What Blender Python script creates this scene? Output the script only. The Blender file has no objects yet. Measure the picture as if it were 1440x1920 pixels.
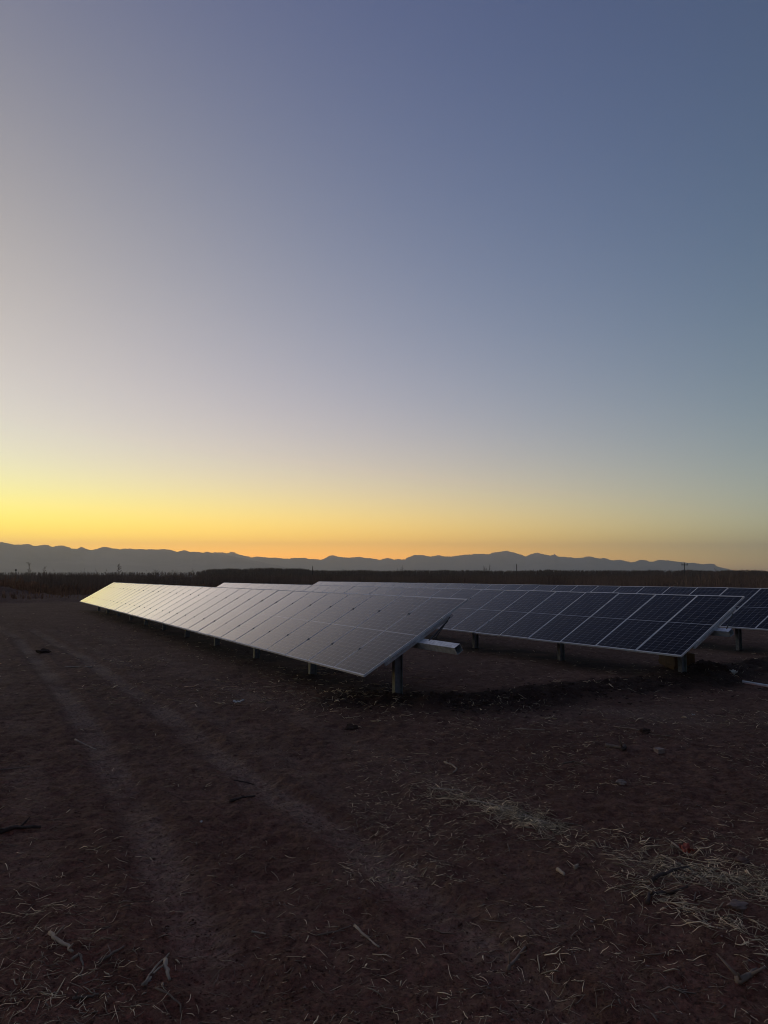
import bpy, bmesh, math, random
import numpy as np
from mathutils import Vector, Matrix

# ------------------------------------------------------------------ camera, sky, exposure
S = bpy.context.scene
COL = S.collection
CAM_H = 2.0822
FPX = 1366.02            # focal length in pixels of the 1440x1920 photograph
PITCH = math.atan((1082.84 - 960) / FPX)
ROLL = 0.0032

cam_d = bpy.data.cameras.new("camera")
cam = bpy.data.objects.new("camera", cam_d)
COL.objects.link(cam)
cam.location = (0, 0, CAM_H)
cam.rotation_euler = (Matrix.Rotation(math.pi / 2 + PITCH, 4, 'X') @ Matrix.Rotation(ROLL, 4, 'Z')).to_euler()
cam_d.sensor_fit = 'VERTICAL'
cam_d.sensor_height = 36.0
cam_d.lens = FPX / 1920 * 36.0
cam_d.clip_start = 0.05
cam_d.clip_end = 60000
S.camera = cam

W = bpy.data.worlds.new("World")
S.world = W
W.use_nodes = True
SUN_AZ = math.radians(-50)          # where the sun has just set, left of the view
SKY = [[-2.993, -2.0662, -1.1887], [-1.9877, -2.3214, -1.7385], [0.7487, 0.7818, 0.2057], [1.2204, 1.4383, 1.4367], [0.2351, -0.5503, -0.2511], [2.0707, 1.8163, 0.4592], [-0.2552, -0.9313, -1.0472], [1.0786, 0.8046, 0.6736], [-2.9909, -1.0016, 6.8256], [-0.0691, -2.1026, -7.5826], [1.9966, 1.7474, -2.3562], [0.321, 0.1092, 0.9465], [1.4117, 0.7062, 0.8631], [-1.3227, -0.8721, 0.0261], [1.4027, 0.8153, 0.1291], [0.4417, 0.8869, 6.8348], [1.3121, 0.0157, -3.9119], [0.193, 1.3315, -1.4603], [-1.9439, -1.5297, -0.1397], [-0.4299, -1.0882, -0.7076], [-0.4012, -0.0007, 0.7306], [1.0575, 0.4562, -1.1593], [0.2702, -0.03, 0.8803], [-3.0306, -0.3474, 2.019]]


def build_sky():
    nt = W.node_tree
    N, L = nt.nodes, nt.links
    N.clear()

    def math_n(op, a, b=None, c=None):
        n = N.new("ShaderNodeMath"); n.operation = op
        for i, v in enumerate((a, b, c)):
            if v is None:
                continue
            if isinstance(v, (int, float)):
                n.inputs[i].default_value = v
            else:
                L.new(v, n.inputs[i])
        return n.outputs[0]
    tc = N.new("ShaderNodeTexCoord")
    nrm = N.new("ShaderNodeVectorMath"); nrm.operation = 'NORMALIZE'
    L.new(tc.outputs["Generated"], nrm.inputs[0])
    dot = N.new("ShaderNodeVectorMath"); dot.operation = 'DOT_PRODUCT'
    L.new(nrm.outputs[0], dot.inputs[0])
    dot.inputs[1].default_value = (math.sin(SUN_AZ), math.cos(SUN_AZ), 0)
    s = dot.outputs["Value"]
    sep = N.new("ShaderNodeSeparateXYZ"); L.new(nrm.outputs[0], sep.inputs[0])
    z = math_n('MAXIMUM', sep.outputs[2], 0.0)
    mu = lambda *v: v[0] if len(v) == 1 else math_n('MULTIPLY', mu(*v[:-1]), v[-1])
    q = mu(s, s)
    low = [math_n('EXPONENT', math_n('MULTIPLY', z, -1 / h)) for h in (.015, .035, .08, .16, .35)] + [z]
    feats = low + [s] + [mu(s, v) for v in low] + [q] + [mu(q, v) for v in low] + [mu(q, s), mu(q, s, low[2]), mu(q, s, low[4])]
    chans = []
    for ch in range(3):
        acc = SKY[0][ch]
        for ft, co in zip(feats, SKY[1:]):
            acc = math_n('MULTIPLY_ADD', ft, co[ch], acc)
        chans.append(math_n('EXPONENT', acc))
    comb = N.new("ShaderNodeCombineXYZ")
    for i in range(3):
        L.new(chans[i], comb.inputs[i])
    bg = N.new("ShaderNodeBackground"); bg.inputs[1].default_value = 1.0
    L.new(comb.outputs[0], bg.inputs[0])
    out = N.new("ShaderNodeOutputWorld")
    L.new(bg.outputs[0], out.inputs[0])


build_sky()
S.view_settings.view_transform = 'Standard'
S.view_settings.look = 'None'
S.view_settings.exposure = 0
S.view_settings.gamma = 1
S.view_settings.use_curve_mapping = False
try:
    S.cycles.filter_width = 1.0
    S.cycles.max_bounces = 6
    S.cycles.volume_bounces = 0
    S.cycles.transparent_max_bounces = 8
except Exception:
    pass

rng = np.random.default_rng(7)
random.seed(7)


# ------------------------------------------------------------------ helpers
def ray(px, py):
    """direction of the sight line through a pixel of the photograph"""
    dx, dy = px - 720, py - 960
    c, s = math.cos(ROLL), math.sin(ROLL)
    u = c * dx + s * dy
    v = -s * dx + c * dy
    return Vector((u, FPX * math.cos(PITCH) + v * math.sin(PITCH), FPX * math.sin(PITCH) - v * math.cos(PITCH))).normalized()


def G(px, py, z=0.0):
    """where that sight line meets the ground"""
    d = ray(px, py)
    k = (z - CAM_H) / d.z
    return Vector((d.x * k, d.y * k, z))


def AT(px, py, Y):
    d = ray(px, py)
    k = Y / d.y
    return Vector((d.x * k, Y, CAM_H + d.z * k))


def tag(o, label=None, cat=None, group=None, kind=None):
    if label: o['label'] = label
    if cat: o['category'] = cat
    if group: o['group'] = group
    if kind: o['kind'] = kind
    return o


def link(name, me, mat=None, parent=None):
    o = bpy.data.objects.new(name, me)
    COL.objects.link(o)
    if mat is not None and me is not None and not me.materials:
        me.materials.append(mat)
    if parent is not None:
        o.parent = parent
    return o


def empty(name, loc, rot=(0, 0, 0)):
    o = bpy.data.objects.new(name, None)
    o.empty_display_size = .3
    COL.objects.link(o)
    o.location = loc
    o.rotation_euler = rot
    return o


class MB:
    """collects shapes into one mesh"""

    def __init__(self):
        self.v = []; self.f = []

    def box(self, x0, x1, y0, y1, z0, z1):
        b = len(self.v)
        self.v += [(x0, y0, z0), (x1, y0, z0), (x1, y1, z0), (x0, y1, z0), (x0, y0, z1), (x1, y0, z1), (x1, y1, z1), (x0, y1, z1)]
        self.f += [tuple(b + i for i in q) for q in ((0, 3, 2, 1), (4, 5, 6, 7), (0, 1, 5, 4), (1, 2, 6, 5), (2, 3, 7, 6), (3, 0, 4, 7))]
        return self

    def tube(self, pts, radii, n=5, cap=True):
        b = len(self.v)
        pts = [Vector(p) for p in pts]
        for i, p in enumerate(pts):
            t = (pts[min(i + 1, len(pts) - 1)] - pts[max(i - 1, 0)]).normalized()
            a = t.cross(Vector((0, 0, 1)) if abs(t.z) < .9 else Vector((1, 0, 0))).normalized()
            c = t.cross(a)
            r = radii[i] if hasattr(radii, '__len__') else radii
            for k in range(n):
                an = 2 * math.pi * k / n
                self.v.append(tuple(p + a * math.cos(an) * r + c * math.sin(an) * r))
        for i in range(len(pts) - 1):
            for k in range(n):
                q = (k + 1) % n
                self.f.append((b + i * n + k, b + i * n + q, b + (i + 1) * n + q, b + (i + 1) * n + k))
        if cap:
            self.f.append(tuple(b + k for k in reversed(range(n))))
            e = b + (len(pts) - 1) * n
            self.f.append(tuple(e + k for k in range(n)))
        return self

    def prism(self, prof, axis, a, b_):
        """profile (list of 2D points) extruded along axis ('y': profile is x,z; 'z': profile is x,y; 'x': profile is y,z)"""
        b = len(self.v); n = len(prof)
        for t in (a, b_):
            for (p, q) in prof:
                self.v.append({'y': (p, t, q), 'z': (p, q, t), 'x': (t, p, q)}[axis])
        for k in range(n):
            q = (k + 1) % n
            self.f.append((b + k, b + q, b + n + q, b + n + k))
        self.f.append(tuple(b + k for k in reversed(range(n))))
        self.f.append(tuple(b + n + k for k in range(n)))
        return self

    def mesh(self, name, smooth=False, fix=True):
        me = bpy.data.meshes.new(name)
        me.from_pydata([tuple(v) for v in self.v], [], self.f)
        if fix:
            bm = bmesh.new(); bm.from_mesh(me)
            bmesh.ops.recalc_face_normals(bm, faces=bm.faces)
            bm.to_mesh(me); bm.free()
        if smooth:
            me.polygons.foreach_set("use_smooth", [True] * len(me.polygons))
        me.update()
        return me


def np_mesh(name, V, F, smooth=False, attrs=None):
    """fast mesh from arrays; F is (n,k) with k = 3 or 4"""
    V = np.asarray(V, dtype=np.float32); F = np.asarray(F, dtype=np.int32)
    me = bpy.data.meshes.new(name)
    k = F.shape[1]
    me.vertices.add(len(V)); me.vertices.foreach_set("co", V.ravel())
    me.loops.add(F.size); me.loops.foreach_set("vertex_index", F.ravel())
    me.polygons.add(len(F)); me.polygons.foreach_set("loop_start", np.arange(0, F.size, k, dtype=np.int32))
    try:
        me.polygons.foreach_set("loop_total", np.full(len(F), k, dtype=np.int32))
    except Exception:
        pass
    if smooth:
        me.polygons.foreach_set("use_smooth", np.ones(len(F), dtype=bool))
    for an, arr in (attrs or {}).items():
        at = me.attributes.new(an, 'FLOAT', 'POINT')
        at.data.foreach_set("value", np.asarray(arr, dtype=np.float32))
    me.update(calc_edges=True)
    me.validate()
    return me


# value noise on numpy arrays
def _hash(ix, iy, seed):
    h = (ix.astype(np.int64) * 374761393 + iy.astype(np.int64) * 668265263 + seed * 1442695041) & 0xffffffff
    h = ((h ^ (h >> 13)) * 1274126177) & 0xffffffff
    h = (h ^ (h >> 16)) & 0xffffffff
    return h / 4294967295.0


def vnoise(x, y, seed=0):
    ix = np.floor(x); iy = np.floor(y)
    fx = x - ix; fy = y - iy
    fx = fx * fx * (3 - 2 * fx); fy = fy * fy * (3 - 2 * fy)
    a = _hash(ix, iy, seed); b = _hash(ix + 1, iy, seed); c = _hash(ix, iy + 1, seed); d = _hash(ix + 1, iy + 1, seed)
    return (a + (b - a) * fx) * (1 - fy) + (c + (d - c) * fx) * fy - .5


def fbm(x, y, octs=4, seed=0, gain=.5):
    r = 0; a = 1
    for o in range(octs):
        c, s = math.cos(o * 1.1), math.sin(o * 1.1)
        r = r + a * vnoise((x * c - y * s) * 2 ** o + o * 17.3, (x * s + y * c) * 2 ** o - o * 9.1, seed + o)
        a *= gain
    return r


def sstep(a, b, x):
    t = np.clip((x - a) / (b - a), 0, 1)
    return t * t * (3 - 2 * t)


def poly_dist(X, Y, pts):
    d = np.full(X.shape, 1e9)
    for (ax, ay), (bx, by) in zip(pts[:-1], pts[1:]):
        vx, vy = bx - ax, by - ay
        t = np.clip(((X - ax) * vx + (Y - ay) * vy) / (vx * vx + vy * vy), 0, 1)
        d = np.minimum(d, np.hypot(X - ax - t * vx, Y - ay - t * vy))
    return d


def gl(pts):
    return [(G(*p).x, G(*p).y) for p in pts]


# ------------------------------------------------------------------ materials
def new_mat(name):
    m = bpy.data.materials.new(name); m.use_nodes = True
    nt = m.node_tree
    return m, nt.nodes, nt.links, nt.nodes["Principled BSDF"]


def simple(name, col, rough=.6, metal=0., var=.25, scale=8., bump=0., bscale=40., spec=.5, obj_var=0.):
    m, N, L, P = new_mat(name)
    tc = N.new("ShaderNodeTexCoord")
    nz = N.new("ShaderNodeTexNoise"); nz.inputs["Scale"].default_value = scale; nz.inputs["Detail"].default_value = 5
    L.new(tc.outputs["Object"], nz.inputs["Vector"])
    mr = N.new("ShaderNodeMapRange"); mr.inputs[1].default_value = .3; mr.inputs[2].default_value = .7
    mr.inputs[3].default_value = 1 - var; mr.inputs[4].default_value = 1 + var
    L.new(nz.outputs["Fac"], mr.inputs[0])
    sc = N.new("ShaderNodeVectorMath"); sc.operation = 'SCALE'; sc.inputs[0].default_value = col
    last = mr.outputs[0]
    if obj_var:
        oi = N.new("ShaderNodeObjectInfo")
        m2 = N.new("ShaderNodeMapRange"); m2.inputs[3].default_value = 1 - obj_var; m2.inputs[4].default_value = 1 + obj_var
        L.new(oi.outputs["Random"], m2.inputs[0])
        mu = N.new("ShaderNodeMath"); mu.operation = 'MULTIPLY'
        L.new(last, mu.inputs[0]); L.new(m2.outputs[0], mu.inputs[1]); last = mu.outputs[0]
    L.new(last, sc.inputs["Scale"])
    L.new(sc.outputs[0], P.inputs["Base Color"])
    P.inputs["Roughness"].default_value = rough
    P.inputs["Metallic"].default_value = metal
    P.inputs["Specular IOR Level"].default_value = spec
    if bump:
        n2 = N.new("ShaderNodeTexNoise"); n2.inputs["Scale"].default_value = bscale; n2.inputs["Detail"].default_value = 6
        L.new(tc.outputs["Object"], n2.inputs["Vector"])
        bp = N.new("ShaderNodeBump"); bp.inputs["Strength"].default_value = bump; bp.inputs["Distance"].default_value = .01
        L.new(n2.outputs["Fac"], bp.inputs["Height"]); L.new(bp.outputs[0], P.inputs["Normal"])
    return m


def ground_material():
    m, N, L, P = new_mat("bare_soil")
    geo = N.new("ShaderNodeNewGeometry")

    def attr(n):
        a = N.new("ShaderNodeAttribute"); a.attribute_name = n; return a.outputs["Fac"]

    def noise(scale, detail=6, rough=.6):
        n = N.new("ShaderNodeTexNoise"); n.inputs["Scale"].default_value = scale
        n.inputs["Detail"].default_value = detail; n.inputs["Roughness"].default_value = rough
        L.new(geo.outputs["Position"], n.inputs["Vector"]); return n.outputs["Fac"]

    def mix(f, a, b):
        x = N.new("ShaderNodeMix"); x.data_type = 'RGBA'
        L.new(f, x.inputs[0])
        for i, v in ((6, a), (7, b)):
            if isinstance(v, tuple): x.inputs[i].default_value = (*v, 1)
            else: L.new(v, x.inputs[i])
        return x.outputs[2]

    def rng_(v, a, b, c=0., d=1.):
        r = N.new("ShaderNodeMapRange"); r.inputs[1].default_value = a; r.inputs[2].default_value = b
        r.inputs[3].default_value = c; r.inputs[4].default_value = d
        L.new(v, r.inputs[0]); return r.outputs[0]
    base = mix(rng_(noise(.8), .35, .65), (.172, .095, .068), (.265, .155, .115))
    base = mix(rng_(noise(6, 8, .75), .44, .58), base, (.120, .063, .045))
    dusty = mix(rng_(noise(14, 8, .8), .40, .60), (.40, .29, .222), (.265, .182, .136))
    base = mix(attr("dust"), base, dusty)
    loose = mix(rng_(noise(12, 8, .8), .45, .62), (.020, .012, .009), (.070, .044, .034))
    base = mix(attr("loose"), base, loose)  # loose soil of the berm, plus the darker band along each row
    base = mix(rng_(noise(30, 8, .8), .48, .60, 0, .6), base, (.040, .022, .016))
    base = mix(rng_(noise(60, 5, .8), .62, .70), base, (.36, .27, .20))
    L.new(base, P.inputs["Base Color"])
    P.inputs["Roughness"].default_value = .95
    P.inputs["Specular IOR Level"].default_value = .15
    b1 = N.new("ShaderNodeBump"); b1.inputs["Strength"].default_value = 1.; b1.inputs["Distance"].default_value = .035
    L.new(noise(38, 8, .75), b1.inputs["Height"])
    b2 = N.new("ShaderNodeBump"); b2.inputs["Strength"].default_value = .9; b2.inputs["Distance"].default_value = .09
    L.new(noise(7, 6, .65), b2.inputs["Height"]); L.new(b1.outputs[0], b2.inputs["Normal"])
    L.new(b2.outputs[0], P.inputs["Normal"])
    return m


def module_material():
    """half-cut cells behind glass, with white backsheet showing in the gaps (flat print under the glass)"""
    m, N, L, P = new_mat("solar_cells_under_glass")
    tc = N.new("ShaderNodeTexCoord")
    sep = N.new("ShaderNodeSeparateXYZ"); L.new(tc.outputs["Object"], sep.inputs[0])

    def M(op, a, b=None, c=None):
        n = N.new("ShaderNodeMath"); n.operation = op
        for i, v in enumerate((a, b, c)):
            if v is None: continue
            if isinstance(v, (int, float)): n.inputs[i].default_value = v
            else: L.new(v, n.inputs[i])
        return n.outputs[0]
    x, y = sep.outputs[0], sep.outputs[1]
    ax = M('SUBTRACT', M('ABSOLUTE', x), .009)          # distance from the middle gap, along the module
    gx = .0920; gy = .1820
    ux = M('MULTIPLY', M('SUBTRACT', M('FRACT', M('DIVIDE', ax, gx)), .5), gx)
    uy = M('MULTIPLY', M('SUBTRACT', M('FRACT', M('DIVIDE', M('SUBTRACT', y, .005), gy)), .5), gy)
    dx = M('SUBTRACT', gx / 2, M('ABSOLUTE', ux))
    dy = M('SUBTRACT', gy / 2, M('ABSOLUTE', uy))
    gapx = M('LESS_THAN', dx, .0014)
    gapy = M('LESS_THAN', dy, .0024)
    corner = M('LESS_THAN', M('ADD', dx, dy), .0095)
    mid = M('LESS_THAN', ax, 0.0)
    end = M('GREATER_THAN', ax, 12 * gx)
    gap = M('MAXIMUM', M('MAXIMUM', gapx, gapy), M('MAXIMUM', corner, M('MAXIMUM', mid, end)))
    bus = M('LESS_THAN', M('ABSOLUTE', M('SUBTRACT', M('FRACT', M('DIVIDE', uy, .0182)), .5)), .025)
    mixb = N.new("ShaderNodeMix"); mixb.data_type = 'RGBA'
    L.new(bus, mixb.inputs[0]); mixb.inputs[6].default_value = (.0035, .0042, .009, 1); mixb.inputs[7].default_value = (.010, .011, .014, 1)
    mix = N.new("ShaderNodeMix"); mix.data_type = 'RGBA'
    L.new(gap, mix.inputs[0]); L.new(mixb.outputs[2], mix.inputs[6]); mix.inputs[7].default_value = (.36, .36, .37, 1)
    # dust film changes the gloss from place to place
    nz = N.new("ShaderNodeTexNoise"); nz.inputs["Scale"].default_value = 2.2; nz.inputs["Detail"].default_value = 5
    geo = N.new("ShaderNodeNewGeometry"); L.new(geo.outputs["Position"], nz.inputs["Vector"])
    r = N.new("ShaderNodeMapRange"); r.inputs[1].default_value = .3; r.inputs[2].default_value = .7
    r.inputs[3].default_value = .045; r.inputs[4].default_value = .09
    L.new(nz.outputs["Fac"], r.inputs[0])
    # textured, antireflective glass: hardly any mirror seen head-on, strong towards grazing
    rough_out = r.outputs[0]
    dif = N.new("ShaderNodeBsdfDiffuse"); L.new(mix.outputs[2], dif.inputs["Color"])
    glo = N.new("ShaderNodeBsdfGlossy"); glo.inputs["Color"].default_value = (1, .945, .905, 1); L.new(rough_out, glo.inputs["Roughness"])
    lw = N.new("ShaderNodeLayerWeight"); lw.inputs["Blend"].default_value = .5
    fr = M('MINIMUM', M('MULTIPLY_ADD', M('POWER', lw.outputs["Facing"], 7.0), 2.65, .0015), .93)
    ms = N.new("ShaderNodeMixShader"); L.new(fr, ms.inputs[0]); L.new(dif.outputs[0], ms.inputs[1]); L.new(glo.outputs[0], ms.inputs[2])
    out = [n for n in N if n.type == 'OUTPUT_MATERIAL'][0]
    L.new(ms.outputs[0], out.inputs["Surface"])
    N.remove(P)
    return m


M_SOIL = ground_material()
M_CELL = module_material()
M_FRAME = simple("anodised_aluminium", (.74, .72, .71), .55, 0., .08, 5)
M_GALV = simple("galvanised_steel", (.60, .62, .64), .45, .6, .22, 14, .1, 60)
M_DARKM = simple("dark_clamp_metal", (.05, .05, .05), .5, .5, .1)
M_CABLE = simple("black_cable", (.012, .012, .012), .6, 0, .1)
M_PILE = simple("weathered_galvanised_steel", (.24, .26, .27), .55, .3, .25, 14, .1, 60)
M_CRATE = simple("yellow_plywood", (.12, .058, .016), .75, 0, .3, 6, .2, 30)
M_STRAW = simple("dry_straw", (.95, .75, .51), .85, 0, .35, 3, spec=.2)


def by_strand(m):
    """every strand has its own weathered colour, stored on the mesh"""
    N, L = m.node_tree.nodes, m.node_tree.links
    P = N["Principled BSDF"]
    src = P.inputs["Base Color"].links[0].from_socket
    at = N.new("ShaderNodeAttribute"); at.attribute_name = "shade"
    sc = N.new("ShaderNodeVectorMath"); sc.operation = 'SCALE'
    L.new(src, sc.inputs[0]); L.new(at.outputs["Fac"], sc.inputs["Scale"]); L.new(sc.outputs[0], P.inputs["Base Color"])
    return m


by_strand(M_STRAW)
M_STALK = simple("pale_dry_stalk", (.36, .28, .21), .8, 0, .3, 12, .3, 60, spec=.2, obj_var=.2)
M_BARK = simple("dark_branch", (.085, .06, .05), .9, 0, .35, 12, .5, 40, spec=.2)
M_TWIG = simple("brown_twig", (.20, .145, .11), .85, 0, .35, 12, .3, 60, spec=.2, obj_var=.25)
M_CLOD = simple("soil_clod", (.17, .105, .088), .95, 0, .4, 9, .6, 40, spec=.15)
M_DCLOD = simple("dark_soil_clod", (.065, .042, .034), .95, 0, .4, 9, .6, 40, spec=.15)
M_STONE = simple("pinkish_stone", (.20, .14, .12), .9, 0, .35, 14, .6, 30)
M_BRICK = simple("fired_brick", (.27, .20, .17), .9, 0, .3, 14, .5, 40)
M_PAPER = simple("white_paper", (.62, .60, .58), .8, 0, .1)
M_RED = simple("red_plastic", (.30, .055, .035), .6, 0, .3, 20)
M_PIPE = simple("pale_plastic_pipe", (.55, .60, .68), .45, 0, .15)
M_BOARD = simple("weathered_board", (.20, .16, .13), .9, 0, .3, 10, .4, 50)
M_WEED = simple("dry_weed", (.22, .15, .11), .95, 0, .5, .25, spec=.1)
M_WEEDC = simple("dry_field_growth", (.31, .165, .095), .95, 0, .6, .4, spec=.1)
M_TREE = simple("bare_tree_bark", (.16, .115, .085), .95, 0, .3, .8, spec=.1)
M_POLE = simple("weathered_pole", (.05, .042, .036), .9, 0, .2)
M_WALL = simple("white_painted_wall", (.78, .77, .74), .8, 0, .05)
M_ROOF = simple("sheet_roof", (.45, .45, .45), .6, .3, .1)
M_DOOR = simple("dark_door", (.06, .06, .06), .7, 0, .1)
M_ROCK = simple("mountain_rock", (.33, .28, .26), .95, 0, .35, .004, spec=.1)

# ------------------------------------------------------------------ array layout (metres)
ROWA = 0.5009
Dv = Vector((-math.sin(ROWA), math.cos(ROWA), 0))
Pv = Vector((math.cos(ROWA), math.sin(ROWA), 0))
MOD_L = 2.28
ROWS = [  # L, s0, count, pitch, tilt, pivot height, overhang, first post s, posts
    dict(L=6.2061, s0=10.1789, n=34, p=1.1229, t=.5313, H=1.1513, ov=1.04, ps=10.983, np=11),
    dict(L=12.8392, s0=9.7113, n=33, p=1.1310, t=.5151, H=1.1608, ov=.32, ps=10.571, np=11),
    dict(L=19.6092, s0=13.9177 - 4 * 1.1229, n=34, p=1.1075, t=.4949, H=1.2598, ov=.35, ps=14.0776 - 3.667, np=11),
]
ROWS[2]['s0'] = 13.9177 - 4 * 1.108
ROWLAB = ["long row of tilted solar panels nearest the dirt track, its square tube sticking far out",
          "middle row of tilted solar panels, a yellow wooden crate behind its first post",
          "farthest row of tilted solar panels, running out of the picture on the right"]

# ------------------------------------------------------------------ ground, one sheet to the horizon
TRA = gl([(-60, 1150), (30, 1195), (110, 1285), (190, 1400), (260, 1530), (310, 1640), (360, 1740), (430, 1850), (520, 2000)])
TRB = gl([(60, 1180), (160, 1235), (280, 1315), (400, 1410), (520, 1495), (640, 1560), (740, 1640), (870, 1750), (980, 1850), (1120, 2000)])
BERM = gl([(690, 1318), (780, 1322), (900, 1325), (1000, 1312), (1110, 1298), (1200, 1290), (1290, 1282), (1370, 1262), (1500, 1240)])
EDGE = gl([(-300, 1131), (0, 1129), (60, 1127), (150, 1124)])


def fieldmask(X, Y):
    """how far (metres) a point lies inside the overgrown field; negative on the cleared ground"""
    l = X * Pv.x + Y * Pv.y
    s = X * Dv.x + Y * Dv.y
    a = s - 90 - 2 * fbm(l * .08, l * 0 + 3, 2, 5)
    b = l - 46 - 3 * fbm(s * .05, s * 0 + 8, 2, 6)
    return np.maximum(a, b)


def height(X, Y):
    R = np.hypot(X, Y)
    near = 1 - sstep(25, 70, R)
    z = .05 * fbm(X * .35, Y * .35, 3, 11) * (1 - sstep(60, 200, R))
    z += (1 - sstep(60, 120, R)) * .05 * sstep(12, 30, R) * np.abs(fbm(X * 1.6, Y * 1.6, 4, 22)) + near * (.030 * fbm(X * 2.1, Y * 2.1, 3, 21) + .026 * fbm(X * 7, Y * 7, 5, 31, .62))
    l = X * Pv.x + Y * Pv.y
    s = X * Dv.x + Y * Dv.y
    nn = 1 - sstep(9, 22, R)
    rgh = .45 + .9 * sstep(-.25, .3, fbm(X * .8, Y * .8, 2, 33))
    z += nn * rgh * (.020 * np.abs(fbm(X * 11, Y * 11, 3, 34)) + .011 * np.abs(fbm(X * 29, Y * 29, 3, 35)))
    # ruts
    for i, T in enumerate((TRA, TRB)):
        d = poly_dist(X, Y, T)
        m = np.exp(-(d / .28) ** 2)
        z += -.030 * np.exp(-(d / .19) ** 4) + .020 * np.exp(-((d - .33) / .09) ** 2) * (.7 + 1.5 * vnoise(X * 3, Y * 3, 78))
        z += .008 * m * np.sin((Y - .35 * X) * 46) * (vnoise(X * .9, Y * .9, 77) > -.1)
    # loose soil along the row ends
    d = poly_dist(X, Y, BERM)
    m = np.exp(-(d / .85) ** 2)
    z += m * (.07 + .16 * np.abs(fbm(X * 1.6, Y * 1.6, 3, 41)) + .07 * fbm(X * 6, Y * 6, 4, 43) + .045 * np.abs(fbm(X * 17, Y * 17, 3, 44)))
    # soil mound at the second row's first post
    c = G(1330, 1268)
    z += .20 * np.exp(-(((X - c.x) / .7) ** 2 + ((Y - c.y) / .5) ** 2)) * (1 + .8 * fbm(X * 5, Y * 5, 3, 45))
    # rough ground to the right
    m = sstep(2.2, 4.0, l) * near
    z += m * .022 * np.abs(fbm(X * 5, Y * 5, 4, 51))
    # bank at the edge of the field and heaps left of it
    fm = fieldmask(X, Y)
    sgap = s - 66
    z += .45 * np.exp(-((sgap) / 1.6) ** 2) * (.45 + fbm(X * .4, Y * .4, 3, 64)) * (l < 8)
    z += .16 * sstep(0, 6, sgap) * (1 - sstep(40, 80, sgap)) * np.abs(fbm(X * .5, Y * .5, 4, 65)) * (l < 40)
    z += .35 * np.exp(-((fm + 1.0) / 1.2) ** 2) * (.6 + fbm(X * .5, Y * .5, 3, 61)) * (l < 30)
    for (px, py, hh, rr) in ((5, 1120, .95, 3.2), (40, 1118, .7, 2.2), (-60, 1118, .9, 4), (75, 1122, .4, 2.0)):
        c = G(px, py)
        z += hh * np.exp(-(((X - c.x) / rr) ** 2 + ((Y - c.y) / rr) ** 2)) * (1 + .9 * fbm(X * .7, Y * .7, 4, 63))
    # keep it flush under the far field
    return z


def dust_mask(X, Y):
    n = fbm(X * 1.3, Y * 1.3, 4, 71)
    d = np.zeros_like(X)
    for T in (TRA, TRB):
        dd = poly_dist(X, Y, T)
        d = np.maximum(d, (np.exp(-(dd / .17) ** 4) * .75 + .18 * np.exp(-(dd / .5) ** 2)) * (.95 + 1.1 * n) * (1 - .22 * (np.sin((Y - .35 * X) * 46) > .2)))
    for T, off, am in ((TRA, (-.9, -.1), .3), (TRB, (1.7, .3), .3), (TRB, (.55, .1), .35)):
        dd = poly_dist(X - off[0], Y - off[1], T)
        d = np.maximum(d, am * np.exp(-(dd / .22) ** 4) * (.8 + 1.6 * n))
    # wide worn way left of the first row
    l = X * Pv.x + Y * Pv.y
    d = np.maximum(d, .12 * (1 - sstep(3.2, 5.6, l)) * (.6 + 2.0 * fbm(X * .5, Y * .5, 3, 72)))
    c = G(860, 1700)
    d = np.maximum(d, .5 * np.exp(-(((X - c.x) / 1.2) ** 2 + ((Y - c.y) / .9) ** 2)) * (.7 + 1.6 * n))
    c = G(1250, 1345)
    d = np.maximum(d, .45 * np.exp(-(((X - c.x) / 2.6) ** 2 + ((Y - c.y) / .8) ** 2)) * (.7 + 1.4 * n))
    R = np.hypot(X, Y)
    return np.clip(d, 0, 1) * (1 - .6 * sstep(14, 40, R)) * (1 - sstep(60, 120, R))


def loose_dark_mask(X, Y):
    d = poly_dist(X, Y, BERM)
    m = np.exp(-(d / .95) ** 4) * (1.15 + .7 * fbm(X * 1.7, Y * 1.7, 3, 81))
    l = X * Pv.x + Y * Pv.y
    s = X * Dv.x + Y * Dv.y
    for r in ROWS:      # darker band of soil along each row, beneath the panels
        b = np.exp(-((l - r['L'] - .35) / 1.0) ** 4) * sstep(r['s0'] - .8, r['s0'] + .6, s) * (1 - sstep(48, 50, s))
        m = np.maximum(m, b * (.75 + .8 * fbm(X * 1.2, Y * 1.2, 3, 82)))
    return np.clip(m, 0, .95)


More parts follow.
